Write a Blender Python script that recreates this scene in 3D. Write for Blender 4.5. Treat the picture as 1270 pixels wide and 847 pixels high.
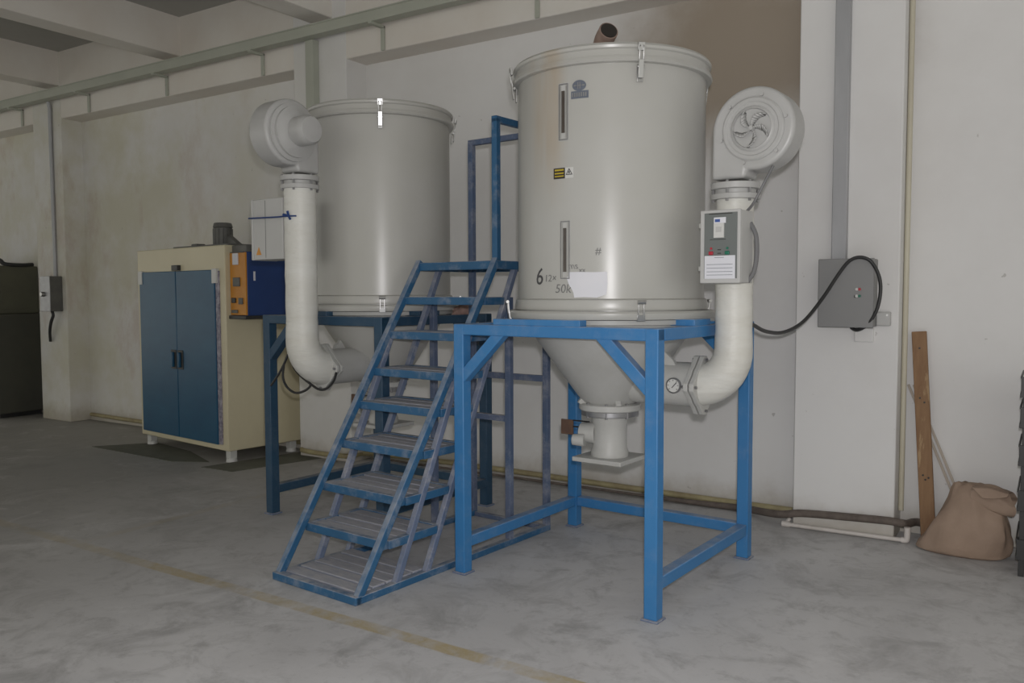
import bpy, bmesh, math, random
from mathutils import Vector, Matrix
import numpy as np
random.seed(7)
PI = math.pi
for o in list(bpy.data.objects): bpy.data.objects.remove(o)
scn = bpy.context.scene
COL = scn.collection

# ------------------------------------------------------------ camera
FPX, PITCH, ROLL, YAW = 1039.43, 0.057, -0.003, 0.572
CAM = np.array([0.0, 0.0, 1.5])
cy_, sy_ = math.cos(YAW), math.sin(YAW)
fw_ = np.array([-sy_*math.cos(PITCH), cy_*math.cos(PITCH), -math.sin(PITCH)])
r_ = np.array([cy_, sy_, 0.0]); u_ = np.cross(r_, fw_)
R_ = math.cos(ROLL)*r_ + math.sin(ROLL)*u_
U_ = -math.sin(ROLL)*r_ + math.cos(ROLL)*u_
cd = bpy.data.cameras.new('camera'); cam = bpy.data.objects.new('camera', cd); COL.objects.link(cam)
cam.matrix_world = Matrix(((R_[0], U_[0], -fw_[0], CAM[0]), (R_[1], U_[1], -fw_[1], CAM[1]),
                           (R_[2], U_[2], -fw_[2], CAM[2]), (0, 0, 0, 1)))
cd.sensor_width = 36.0; cd.sensor_fit = 'HORIZONTAL'; cd.lens = 36.0*FPX/1270.0
cd.clip_start = 0.05; cd.clip_end = 200
scn.camera = cam

def ray(px, py): return fw_ + (px-635)/FPX*R_ - (py-423.5)/FPX*U_
def atY(px, py, Y): d = ray(px, py); return Vector(CAM + d*(Y/d[1]))
def floor_at(px, py, z=0.0): d = ray(px, py); return Vector(CAM + d*((z-1.5)/d[2]))

# ------------------------------------------------------------ light
world = bpy.data.worlds.new('world'); scn.world = world; world.use_nodes = True
bg = world.node_tree.nodes['Background']
bg.inputs['Color'].default_value = (1.0, 0.985, 0.90, 1); bg.inputs['Strength'].default_value = 0.74
# the camera's own flash, a hand's breadth above the lens
fl = bpy.data.lights.new('camera_flash', 'POINT'); fl.energy = 245; fl.shadow_soft_size = 0.035
fl.color = (1.0, 0.975, 0.985)
flo = bpy.data.objects.new('camera_flash', fl); COL.objects.link(flo); flo.location = (0.02, 0.03, 1.63)
vs = scn.view_settings
vs.view_transform = 'Standard'; vs.look = 'None'; vs.gamma = 1; vs.use_curve_mapping = False
vs.exposure = 0.0

# ------------------------------------------------------------ materials
def M(name, col, col2=None, scale=4.0, rough=0.5, metal=0.0, bump=0.0, bscale=40.0, spec=0.5,
      dust=None, chips=None, stretch=None, detail=5.0):
    """col/col2 mixed by noise; dust=(colour, amount) settles on faces that look up; chips=(colour, scale, threshold)"""
    m = bpy.data.materials.new(name); m.use_nodes = True
    nt = m.node_tree; N = nt.nodes; L = nt.links
    b = N['Principled BSDF']; b.inputs['Roughness'].default_value = rough
    b.inputs['Metallic'].default_value = metal; b.inputs['Specular IOR Level'].default_value = spec
    tc = N.new('ShaderNodeTexCoord'); vec = tc.outputs['Object']
    if stretch:
        mp = N.new('ShaderNodeMapping'); mp.inputs['Scale'].default_value = stretch
        L.new(vec, mp.inputs['Vector']); vec = mp.outputs['Vector']
    def noise(sc, det=detail, rgh=0.6):
        n = N.new('ShaderNodeTexNoise'); n.inputs['Scale'].default_value = sc
        n.inputs['Detail'].default_value = det; n.inputs['Roughness'].default_value = rgh
        L.new(vec, n.inputs['Vector']); return n.outputs['Fac']
    def ramp(fac, a, c):
        r = N.new('ShaderNodeMapRange'); r.inputs['From Min'].default_value = a; r.inputs['From Max'].default_value = c
        r.clamp = True; L.new(fac, r.inputs['Value']); return r.outputs['Result']
    def mix(fac, A, Bc):
        x = N.new('ShaderNodeMix'); x.data_type = 'RGBA'
        if isinstance(fac, float): x.inputs[0].default_value = fac
        else: L.new(fac, x.inputs[0])
        for k, v in ((6, A), (7, Bc)):
            if isinstance(v, tuple): x.inputs[k].default_value = (*v, 1)
            else: L.new(v, x.inputs[k])
        return x.outputs[2]
    def mul(A, Bv):
        x = N.new('ShaderNodeMath'); x.operation = 'MULTIPLY'; L.new(A, x.inputs[0])
        if isinstance(Bv, float): x.inputs[1].default_value = Bv
        else: L.new(Bv, x.inputs[1])
        return x.outputs[0]
    c = mix(ramp(noise(scale), 0.3, 0.7), col, col2 if col2 else tuple(v*0.93 for v in col))
    if chips: c = mix(ramp(noise(chips[1], 8.0, 0.7), chips[2], chips[2]+0.06), c, chips[0])
    if dust:
        g = N.new('ShaderNodeNewGeometry'); s = N.new('ShaderNodeSeparateXYZ'); L.new(g.outputs['Normal'], s.inputs[0])
        up = ramp(s.outputs['Z'], 0.15, 0.85)
        c = mix(mul(mul(up, ramp(noise(14.0, 6.0), 0.25, 0.62)), float(dust[1])), c, dust[0])
        if len(dust) > 2:                      # powder smeared on the other faces too
            c = mix(mul(ramp(noise(9.0, 8.0, 0.72), 0.5, 0.68), float(dust[2])), c, dust[0])
    L.new(c, b.inputs['Base Color'])
    if bump:
        bp = N.new('ShaderNodeBump'); bp.inputs['Strength'].default_value = bump; bp.inputs['Distance'].default_value = 0.01
        L.new(noise(bscale, 6.0), bp.inputs['Height']); L.new(bp.outputs['Normal'], b.inputs['Normal'])
    m['nt'] = 1
    return m

DUST = (0.47, 0.46, 0.47)
mat = {
 'blue': M('blue_paint', (0.036, 0.18, 0.42), (0.042, 0.20, 0.45), 3, 0.42, dust=(DUST, 0.45, 0.10), bump=0.05, bscale=25),
 'navy': M('navy_paint', (0.017, 0.055, 0.105), (0.022, 0.066, 0.12), 4, 0.5, dust=(DUST, 0.35, 0.05)),
 'stair': M('dusty_blue_paint', (0.020, 0.095, 0.20), (0.028, 0.12, 0.25), 5, 0.5, dust=(DUST, 0.8, 0.30), bump=0.08, bscale=30),
 'stairdust': M('powdered_blue_paint', (0.17, 0.20, 0.29), (0.10, 0.145, 0.24), 6, 0.6, dust=(DUST, 0.8, 0.6), bump=0.08, bscale=30),
 'stairworn': M('worn_slate_blue_paint', (0.065, 0.11, 0.20), (0.12, 0.145, 0.22), 4, 0.55, dust=(DUST, 0.8, 0.35), bump=0.08, bscale=30),
 'slat': M('dusty_tread', (0.40, 0.40, 0.44), (0.20, 0.235, 0.32), 9, 0.75, dust=(DUST, 0.8, 0.3), bump=0.2, bscale=40, stretch=(1, 5, 5)),
 'barrel': M('cream_grey_enamel', (0.455, 0.455, 0.435), (0.42, 0.415, 0.385), 1.4, 0.30, bump=0.012, bscale=9, spec=0.5),
 'barrel2': M('cream_grey_enamel_rear', (0.475, 0.47, 0.45), (0.435, 0.43, 0.395), 1.4, 0.30, bump=0.012, bscale=9),
 'castgrey': M('grey_enamel_cast', (0.50, 0.50, 0.485), (0.44, 0.44, 0.42), 6, 0.45, bump=0.15, bscale=22),
 'fangrey': M('grey_enamel_blower', (0.46, 0.46, 0.455), (0.41, 0.41, 0.40), 5, 0.38, bump=0.12, bscale=16),
 'wrap': M('white_tape_wrap', (0.70, 0.70, 0.665), (0.63, 0.62, 0.57), 3, 0.4, bump=0.7, bscale=9, stretch=(0.7, 0.7, 3.5)),
 'chrome': M('chrome', (0.52, 0.52, 0.515), None, 8, 0.36, 1.0),
 'steel': M('dull_steel', (0.36, 0.36, 0.37), (0.28, 0.28, 0.29), 12, 0.4, 0.8),
 'black': M('black_rubber', (0.022, 0.022, 0.024), (0.03, 0.03, 0.03), 6, 0.5),
 'greycable': M('grey_cable', (0.16, 0.16, 0.165), None, 6, 0.5),
 'dark': M('dark_slot', (0.03, 0.025, 0.022), None, 6, 0.4),
 'glass': M('sight_glass', (0.10, 0.085, 0.07), (0.06, 0.05, 0.045), 8, 0.12),
  'rustpipe': M('rusty_pipe', (0.34, 0.255, 0.215), (0.25, 0.17, 0.14), 14, 0.7, bump=0.2),
 'rust': M('rusty_plate', (0.16, 0.09, 0.055), (0.10, 0.06, 0.045), 14, 0.8, bump=0.3),
 'boxgrey': M('pale_grey_enclosure', (0.50, 0.50, 0.49), (0.47, 0.47, 0.46), 4, 0.5),
 'panelgrey': M('grey_green_panel', (0.155, 0.17, 0.165), None, 4, 0.5),
 'paper': M('white_paper', (0.72, 0.72, 0.76), (0.68, 0.69, 0.74), 5, 0.8),
 'whiteplastic': M('white_plastic', (0.62, 0.62, 0.60), None, 5, 0.4),
 'inkblue': M('blue_print', (0.05, 0.10, 0.32), None, 5, 0.5),
 'greyprint': M('grey_blue_print', (0.13, 0.15, 0.19), None, 20, 0.6),
 'ink': M('black_ink', (0.05, 0.05, 0.055), (0.10, 0.10, 0.10), 60, 0.8),
 'faintink': M('faded_ink', (0.13, 0.13, 0.13), (0.27, 0.27, 0.265), 70, 0.8),
 'red': M('red_button', (0.42, 0.02, 0.04), None, 5, 0.35),
 'green': M('green_button', (0.01, 0.16, 0.10), None, 5, 0.35),
 'yellow': M('yellow_print', (0.48, 0.36, 0.03), None, 9, 0.5),
 'orange': M('orange_panel', (0.62, 0.27, 0.03), (0.55, 0.22, 0.02), 7, 0.45),
 'oven': M('cream_oven_enamel', (0.68, 0.62, 0.44), (0.62, 0.56, 0.39), 2, 0.42),
 'ovenblue': M('blue_green_door', (0.022, 0.105, 0.19), (0.016, 0.08, 0.16), 2, 0.33, spec=0.35, stretch=(1, 1, 2)),
 'ctrlblue': M('deep_blue_side', (0.018, 0.055, 0.20), (0.015, 0.045, 0.17), 3, 0.45),
 'film': M('peeling_film', (0.45, 0.42, 0.48), (0.10, 0.09, 0.14), 30, 0.4, bump=0.4),
 'motor': M('dark_grey_motor', (0.14, 0.14, 0.13), (0.10, 0.10, 0.095), 9, 0.5),
 'olive': M('olive_grey_metal', (0.115, 0.115, 0.08), (0.09, 0.09, 0.065), 3, 0.5),
 'oliveD': M('dark_olive_grey_metal', (0.075, 0.075, 0.058), (0.06, 0.06, 0.05), 3, 0.5),
 'tray': M('grey_green_trunking', (0.46, 0.475, 0.41), (0.40, 0.415, 0.355), 2, 0.55, chips=((0.14, 0.14, 0.12), 3.0, 0.66)),
 'zinc': M('galvanised_trunking', (0.42, 0.425, 0.44), (0.34, 0.345, 0.36), 5, 0.4, 0.2, stretch=(1, 1, 0.3)),
 'switchgrey': M('grey_switch_box', (0.25, 0.25, 0.25), (0.235, 0.235, 0.235), 3, 0.45),
 'wood': M('old_pine', (0.30, 0.18, 0.095), (0.21, 0.115, 0.06), 5, 0.75, bump=0.25, bscale=30, stretch=(6, 6, 0.8), chips=((0.40, 0.27, 0.15), 2.5, 0.58)),
 'stick': M('pale_batten', (0.48, 0.42, 0.36), None, 6, 0.7),
 'sack': M('brown_kraft_sack', (0.37, 0.27, 0.205), (0.30, 0.215, 0.16), 6, 0.8, bump=0.5, bscale=14),
 'hose': M('dirty_hose', (0.17, 0.14, 0.12), (0.10, 0.08, 0.07), 18, 0.75, bump=0.4, bscale=60),
 'yellowpipe': M('yellowed_pipe', (0.42, 0.37, 0.21), (0.28, 0.23, 0.13), 9, 0.6),
 'cornerpipe': M('pale_yellowed_plastic', (0.58, 0.55, 0.44), (0.50, 0.46, 0.36), 3, 0.5, stretch=(1, 1, .5)),
 'ragcloth': M('reddish_brown_cloth', (0.26, 0.16, 0.14), (0.36, 0.25, 0.21), 25, 0.9, bump=0.6, bscale=30),
 'pvc': M('white_pvc', (0.66, 0.62, 0.60), (0.58, 0.54, 0.50), 9, 0.4),
 'mat': M('dark_green_patch', (0.11, 0.115, 0.09), (0.16, 0.16, 0.13), 6, 0.85),  # dark green-grey of the flat floor patches by the oven
 'blackmetal': M('black_metal', (0.03, 0.03, 0.03), None, 6, 0.45),
 'ceil': M('ceiling_paint', (0.45, 0.445, 0.42), (0.40, 0.395, 0.37), 2, 0.9),
 'beam': M('beam_paint', (0.78, 0.755, 0.71), (0.71, 0.66, 0.60), 1.3, 0.85, bump=0.06, bscale=12),
}

def wall_material():
    m = bpy.data.materials.new('white_painted_wall'); m.use_nodes = True
    nt = m.node_tree; N = nt.nodes; L = nt.links; b = N['Principled BSDF']; b.inputs['Roughness'].default_value = 0.8
    g = N.new('ShaderNodeNewGeometry'); sp = N.new('ShaderNodeSeparateXYZ'); L.new(g.outputs['Position'], sp.inputs[0])
    def math_(op, a, c=0.0):
        x = N.new('ShaderNodeMath'); x.operation = op; x.use_clamp = op in ('MULTIPLY',) and False
        for i, v in enumerate((a, c)):
            if isinstance(v, (int, float)): x.inputs[i].default_value = v
            else: L.new(v, x.inputs[i])
        return x.outputs[0]
    def mr(v, a, c, lo=0.0, hi=1.0):
        r = N.new('ShaderNodeMapRange'); r.clamp = True; r.interpolation_type = 'SMOOTHSTEP'
        for k, q in (('From Min', a), ('From Max', c), ('To Min', lo), ('To Max', hi)): r.inputs[k].default_value = q
        L.new(v, r.inputs['Value']); return r.outputs[0]
    def noise(sc, det=6.0, rg=0.6, st=None):
        n = N.new('ShaderNodeTexNoise'); n.inputs['Scale'].default_value = sc; n.inputs['Detail'].default_value = det
        n.inputs['Roughness'].default_value = rg
        if st:
            mp = N.new('ShaderNodeMapping'); mp.inputs['Scale'].default_value = st
            L.new(g.outputs['Position'], mp.inputs['Vector']); L.new(mp.outputs['Vector'], n.inputs['Vector'])
        else: L.new(g.outputs['Position'], n.inputs['Vector'])
        return n.outputs['Fac']
    def mix(f, A, C):
        x = N.new('ShaderNodeMix'); x.data_type = 'RGBA'; L.new(f, x.inputs[0])
        for k, v in ((6, A), (7, C)):
            if isinstance(v, tuple): x.inputs[k].default_value = (*v, 1)
            else: L.new(v, x.inputs[k])
        return x.outputs[2]
    X, Y, Z = sp.outputs
    c = mix(mr(noise(0.9), 0.35, 0.65), (0.76, 0.755, 0.75), (0.71, 0.70, 0.69))
    # old yellowed, damp stained plaster at the far bays
    old = math_('MULTIPLY', mr(X, -4.4, -8.8), mr(noise(1.1, 7, 0.65), 0.32, 0.68))
    c = mix(old, c, (0.62, 0.60, 0.50))
    pk = math_('MULTIPLY', mr(X, -5.5, -9.0), mr(noise(1.7, 7, 0.7, (1, 1, 0.5)), 0.5, 0.66))
    c = mix(math_('MULTIPLY', pk, 0.45), c, (0.50, 0.40, 0.33))
    # grime at the foot of the wall
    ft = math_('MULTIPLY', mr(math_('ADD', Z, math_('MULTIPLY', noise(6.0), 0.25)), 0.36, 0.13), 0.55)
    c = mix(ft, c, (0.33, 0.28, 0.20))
    # brown heat / dust stain on the plaster beside the big hopper's exhaust
    dx = math_('DIVIDE', math_('SUBTRACT', X, -1.85), 1.25); dz = math_('DIVIDE', math_('SUBTRACT', Z, 3.12), 0.92)
    rr = math_('SQRT', math_('ADD', math_('MULTIPLY', dx, dx), math_('MULTIPLY', dz, dz)))
    rr = math_('ADD', rr, math_('MULTIPLY', math_('SUBTRACT', noise(2.2, 6, 0.6), 0.5), 0.5))
    onwall = mr(Y, 5.66, 5.68)
    st = math_('MULTIPLY', math_('MULTIPLY', mr(rr, 1.0, 0.35), onwall), 0.88)
    c = mix(st, c, (0.30, 0.24, 0.175))
    # small scuffs
    sc = math_('MULTIPLY', mr(noise(14.0, 3, 0.5), 0.73, 0.77), 0.5)
    c = mix(sc, c, (0.30, 0.28, 0.26))
    L.new(c, b.inputs['Base Color'])
    bp = N.new('ShaderNodeBump'); bp.inputs['Strength'].default_value = 0.12; bp.inputs['Distance'].default_value = 0.01
    L.new(noise(9.0, 7, 0.6), bp.inputs['Height']); L.new(bp.outputs['Normal'], b.inputs['Normal'])
    return m

def floor_material():
    m = bpy.data.materials.new('worn_concrete'); m.use_nodes = True
    nt = m.node_tree; N = nt.nodes; L = nt.links; b = N['Principled BSDF']; b.inputs['Roughness'].default_value = 0.62
    b.inputs['Specular IOR Level'].default_value = 0.3
    g = N.new('ShaderNodeNewGeometry'); sp = N.new('ShaderNodeSeparateXYZ'); L.new(g.outputs['Position'], sp.inputs[0])
    X, Y, Z = sp.outputs
    def math_(op, a, c=0.0):
        x = N.new('ShaderNodeMath'); x.operation = op
        for i, v in enumerate((a, c)):
            if isinstance(v, (int, float)): x.inputs[i].default_value = v
            else: L.new(v, x.inputs[i])
        return x.outputs[0]
    def mr(v, a, c, lo=0.0, hi=1.0):
        r = N.new('ShaderNodeMapRange'); r.clamp = True
        for k, q in (('From Min', a), ('From Max', c), ('To Min', lo), ('To Max', hi)): r.inputs[k].default_value = q
        L.new(v, r.inputs['Value']); return r.outputs[0]
    def noise(sc, det=6.0, rg=0.6, dist=0.0):
        n = N.new('ShaderNodeTexNoise'); n.inputs['Scale'].default_value = sc; n.inputs['Detail'].default_value = det
        n.inputs['Roughness'].default_value = rg; n.inputs['Distortion'].default_value = dist
        L.new(g.outputs['Position'], n.inputs['Vector']); return n.outputs['Fac']
    def mix(f, A, C):
        x = N.new('ShaderNodeMix'); x.data_type = 'RGBA'; L.new(f, x.inputs[0])
        for k, v in ((6, A), (7, C)):
            if isinstance(v, tuple): x.inputs[k].default_value = (*v, 1)
            else: L.new(v, x.inputs[k])
        return x.outputs[2]
    c = mix(mr(noise(0.8, 7, 0.6, 0.6), 0.36, 0.64), (0.50, 0.495, 0.50), (0.60, 0.595, 0.60))
    c = mix(math_('MULTIPLY', mr(noise(2.6, 8, 0.68, 0.8), 0.50, 0.68), 0.7), c, (0.33, 0.325, 0.325))
    c = mix(math_('MULTIPLY', mr(noise(5.5, 9, 0.72, 0.5), 0.52, 0.68), 0.55), c, (0.29, 0.285, 0.285))
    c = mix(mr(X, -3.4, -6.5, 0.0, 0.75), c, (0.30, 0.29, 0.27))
    c = mix(math_('MULTIPLY', mr(noise(1.7, 9, 0.7, 0.9), 0.55, 0.72), 0.55), c, (0.68, 0.675, 0.68))
    c = mix(math_('MULTIPLY', mr(noise(26, 4, 0.6), 0.60, 0.72), 0.25), c, (0.30, 0.295, 0.29))
    # yellow lane paint, rubbed thin
    wob = math_('MULTIPLY', math_('SUBTRACT', noise(1.5, 3), 0.5), 0.03)
    d1 = math_('ABSOLUTE', math_('ADD', math_('SUBTRACT', Y, 2.765), wob))
    d2 = math_('ABSOLUTE', math_('ADD', math_('SUBTRACT', X, -4.92), wob))
    l1 = mr(d1, 0.046, 0.036)
    l2 = math_('MULTIPLY', math_('MULTIPLY', mr(d2, 0.046, 0.036), mr(Y, 2.74, 2.78)), 0.45)
    worn = mr(noise(3.0, 8, 0.72, 0.4), 0.36, 0.66)
    fade = mr(X, -5.6, -3.2, 0.35, 1.0)
    ln = math_('MULTIPLY', math_('MULTIPLY', math_('MAXIMUM', l1, l2), math_('MULTIPLY', worn, fade)), 0.85)
    c = mix(ln, c, (0.42, 0.31, 0.10))
    L.new(c, b.inputs['Base Color'])
    bp = N.new('ShaderNodeBump'); bp.inputs['Strength'].default_value = 0.15; bp.inputs['Distance'].default_value = 0.01
    L.new(noise(18, 8, 0.65), bp.inputs['Height']); L.new(bp.outputs['Normal'], b.inputs['Normal'])
    return m

mat['wall'] = wall_material(); mat['floor'] = floor_material()

def barrel_stain(m):
    """brown dust runs below the sight glasses of the big hopper (object space)"""
    nt = m.node_tree; N = nt.nodes; L = nt.links; b = N['Principled BSDF']
    src = b.inputs['Base Color'].links[0].from_socket
    tc = N.new('ShaderNodeTexCoord'); mp = N.new('ShaderNodeMapping'); mp.inputs['Scale'].default_value = (7, 7, 0.8)
    L.new(tc.outputs['Object'], mp.inputs['Vector'])
    n = N.new('ShaderNodeTexNoise'); n.inputs['Scale'].default_value = 1.0; n.inputs['Detail'].default_value = 5
    L.new(mp.outputs['Vector'], n.inputs['Vector'])
    sp = N.new('ShaderNodeSeparateXYZ'); L.new(tc.outputs['Object'], sp.inputs[0])
    def mr(v, a, c, lo=0., hi=1.):
        r = N.new('ShaderNodeMapRange'); r.clamp = True; r.interpolation_type = 'SMOOTHSTEP'
        for k, q in (('From Min', a), ('From Max', c), ('To Min', lo), ('To Max', hi)): r.inputs[k].default_value = q
        L.new(v, r.inputs['Value']); return r.outputs[0]
    def mu(a, c):
        x = N.new('ShaderNodeMath'); x.operation = 'MULTIPLY'
        for i, v in enumerate((a, c)):
            if isinstance(v, float): x.inputs[i].default_value = v
            else: L.new(v, x.inputs[i])
        return x.outputs[0]
    ab = N.new('ShaderNodeMath'); ab.operation = 'ABSOLUTE'
    ad = N.new('ShaderNodeMath'); ad.operation = 'ADD'; ad.inputs[1].default_value = 0.085
    L.new(sp.outputs['X'], ad.inputs[0]); L.new(ad.outputs[0], ab.inputs[0])
    f = mu(mu(mr(ab.outputs[0], 0.15, 0.02), mr(sp.outputs['Z'], 1.85, 2.35)), mr(n.outputs['Fac'], 0.3, 0.6))
    x = N.new('ShaderNodeMix'); x.data_type = 'RGBA'; L.new(mu(f, 0.6), x.inputs[0]); L.new(src, x.inputs[6])
    x.inputs[7].default_value = (0.40, 0.30, 0.19, 1); L.new(x.outputs[2], b.inputs['Base Color'])
barrel_stain(mat['barrel'])

# ------------------------------------------------------------ mesh helpers
class B:
    def __init__(s): s.bm = bmesh.new()
    def quad_box(s, corners):
        v = [s.bm.verts.new(c) for c in corners]
        for f in ((0, 3, 2, 1), (4, 5, 6, 7), (0, 1, 5, 4), (1, 2, 6, 5), (2, 3, 7, 6), (3, 0, 4, 7)):
            s.bm.faces.new([v[i] for i in f])
        return s
    def box(s, x0, x1, y0, y1, z0, z1):
        return s.quad_box([(x0, y0, z0), (x1, y0, z0), (x1, y1, z0), (x0, y1, z0),
                           (x0, y0, z1), (x1, y0, z1), (x1, y1, z1), (x0, y1, z1)])
    def bar(s, p, q, w, h, up=(0, 0, 1)):
        p, q, up = Vector(p), Vector(q), Vector(up)
        d = (q-p).normalized(); a = d.cross(up)
        if a.length < 1e-4: a = d.cross(Vector((0, 1, 0)))
        a.normalize(); b = a.cross(d).normalized(); a = a*w/2; b = b*h/2
        return s.quad_box([p-a-b, p+a-b, q+a-b, q-a-b, p-a+b, p+a+b, q+a+b, q-a+b])
    def cyl(s, p, q, r, r2=None, n=24):
        p, q = Vector(p), Vector(q); r2 = r if r2 is None else r2
        d = (q-p).normalized(); a = d.orthogonal().normalized(); b = d.cross(a)
        r0 = []; r1 = []
        for i in range(n):
            t = 2*PI*i/n; w = a*math.cos(t)+b*math.sin(t)
            r0.append(s.bm.verts.new(p+w*r)); r1.append(s.bm.verts.new(q+w*r2))
        for i in range(n):
            j = (i+1) % n; s.bm.faces.new((r0[i], r0[j], r1[j], r1[i]))
        s.bm.faces.new(r0[::-1]); s.bm.faces.new(r1)
        return s
    def tube(s, pts, r, n=10, caps=True, hollow=False):
        pts = [Vector(p) for p in pts]; rs = r if isinstance(r, (list, tuple)) else [r]*len(pts)
        rings = []; prev = None
        for i, p in enumerate(pts):
            if i == 0: d = pts[1]-p
            elif i == len(pts)-1: d = p-pts[i-1]
            else: d = (pts[i+1]-p).normalized()+(p-pts[i-1]).normalized()
            d.normalize()
            if prev is None: a = d.orthogonal().normalized()
            else: a = (prev-d*prev.dot(d)).normalized()
            prev = a; b = d.cross(a)
            rings.append([s.bm.verts.new(p+(a*math.cos(2*PI*k/n)+b*math.sin(2*PI*k/n))*rs[i]) for k in range(n)])
        for A, C in zip(rings, rings[1:]):
            for k in range(n):
                j = (k+1) % n; s.bm.faces.new((A[k], A[j], C[j], C[k]))
        if caps: s.bm.faces.new(rings[0][::-1]); s.bm.faces.new(rings[-1])
        return s
    def lathe(s, prof, n=64, o=(0, 0, 0), ax='z'):
        o = Vector(o); rings = []
        def P(r, h, t):
            c, q = r*math.cos(t), r*math.sin(t)
            return o + Vector({'z': (c, q, h), 'x': (h, c, q), 'y': (c, h, -q)}[ax])
        for r, h in prof:
            rings.append([s.bm.verts.new(P(0, h, 0))] if r < 1e-6 else [s.bm.verts.new(P(r, h, 2*PI*k/n)) for k in range(n)])
        for A, C in zip(rings, rings[1:]):
            for k in range(n):
                j = (k+1) % n
                if len(A) == 1 and len(C) == 1: continue
                if len(A) == 1: s.bm.faces.new((A[0], C[j], C[k]))
                elif len(C) == 1: s.bm.faces.new((A[k], A[j], C[0]))
                else: s.bm.faces.new((A[k], A[j], C[j], C[k]))
        for R in (rings[0], rings[-1]):
            if len(R) > 1:
                try: s.bm.faces.new(R)
                except ValueError: pass
        return s
    def prism(s, poly, f0, f1):
        """poly: list of 2-D points; f0/f1 map one to the near and the far 3-D face"""
        a = [s.bm.verts.new(f0(p)) for p in poly]; b = [s.bm.verts.new(f1(p)) for p in poly]
        s.bm.faces.new(a[::-1]); s.bm.faces.new(b)
        for i in range(len(poly)):
            j = (i+1) % len(poly); s.bm.faces.new((a[i], a[j], b[j], b[i]))
        return s
    def build(s, name, material, parent=None, bev=0.0, ang=35, seg=2):
        bmesh.ops.recalc_face_normals(s.bm, faces=s.bm.faces)
        me = bpy.data.meshes.new(name); s.bm.to_mesh(me); s.bm.free()
        for p in me.polygons: p.use_smooth = True
        me.set_sharp_from_angle(angle=math.radians(ang))
        o = bpy.data.objects.new(name, me); COL.objects.link(o)
        me.materials.append(mat[material] if isinstance(material, str) else material)
        if parent is not None: o.parent = parent
        if bev:
            md = o.modifiers.new('bevel', 'BEVEL'); md.width = bev; md.segments = seg; md.limit_method = 'ANGLE'
            md.angle_limit = math.radians(40)
        return o

def tag(o, label, cat, group=None, kind=None):
    o['label'] = label
    if cat: o['category'] = cat
    if group: o['group'] = group
    if kind: o['kind'] = kind
    return o
def thing(name, label, cat, loc=(0, 0, 0), rz=0.0, group=None):
    o = bpy.data.objects.new(name, None); COL.objects.link(o); o.empty_display_size = 0.1
    o.location = loc; o.rotation_euler = (0, 0, rz)
    return tag(o, label, cat, group)
def struct(o, label): o['kind'] = 'structure'; o['label'] = label; return o
def bez(pts, k=8):
    """Catmull-Rom through the points"""
    P = [Vector(p) for p in pts]; P = [2*P[0]-P[1]]+P+[2*P[-1]-P[-2]]; out = []
    for i in range(1, len(P)-2):
        for j in range(k):
            t = j/k; a, b, c, d = P[i-1], P[i], P[i+1], P[i+2]
            out.append(0.5*((2*b)+(c-a)*t+(2*a-5*b+4*c-d)*t*t+(3*b-a-3*c+d)*t**3))
    out.append(P[-2]); return out

# ------------------------------------------------------------ the room
W = 5.70; PF = 5.45; ZC = 4.30; ZB = 3.54
struct(B().box(-17, 7, -7, 6.0, -0.1, 0).build('floor', 'floor'), 'worn grey concrete floor with rubbed yellow lane lines')
struct(B().box(-17, 7, W, W+0.25, 0, ZC+0.3).build('wall_back', 'wall'), 'white painted plaster wall with brown stain')
struct(B().box(-17, 7, -7, W+0.25, ZC, ZC+0.2).build('ceiling', 'ceil'), 'dim grey concrete ceiling')
struct(B().box(-17, 7, PF, W+0.02, ZB, ZC+0.02).build('wall_beam', 'beam', bev=0.01), 'painted concrete beam running along the top of the wall')
for x0, x1, lb in ((-10.32, -9.71, 'stained pillar beside the small switch box'), (-5.86, -5.21, 'pillar behind the rear hopper'),
                   (-1.365, -0.765, 'white pillar carrying the grey switch box')):
    struct(B().box(x0, x1, PF-0.004, W+0.03, 0, ZC).build('pillar', 'wall', bev=0.008), lb)
for x1, lb in ((-7.50, 'ceiling beam crossing towards the stained pillar bay'), (-5.37, 'ceiling beam above the pillar behind the rear hopper'),
               (-9.72, 'ceiling beam above the stained pillar')):
    struct(B().box(x1-0.26, x1, -7, PF+0.02, ZC-0.39, ZC+0.02).build('ceiling_beam', 'beam', bev=0.008), lb)

# ------------------------------------------------------------ hopper dryers
def arc(cx, cz, r, a0, a1, n): return [(cx+r*math.cos(math.radians(a0+(a1-a0)*i/n)), cz+r*math.sin(math.radians(a0+(a1-a0)*i/n))) for i in range(n+1)]

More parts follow.
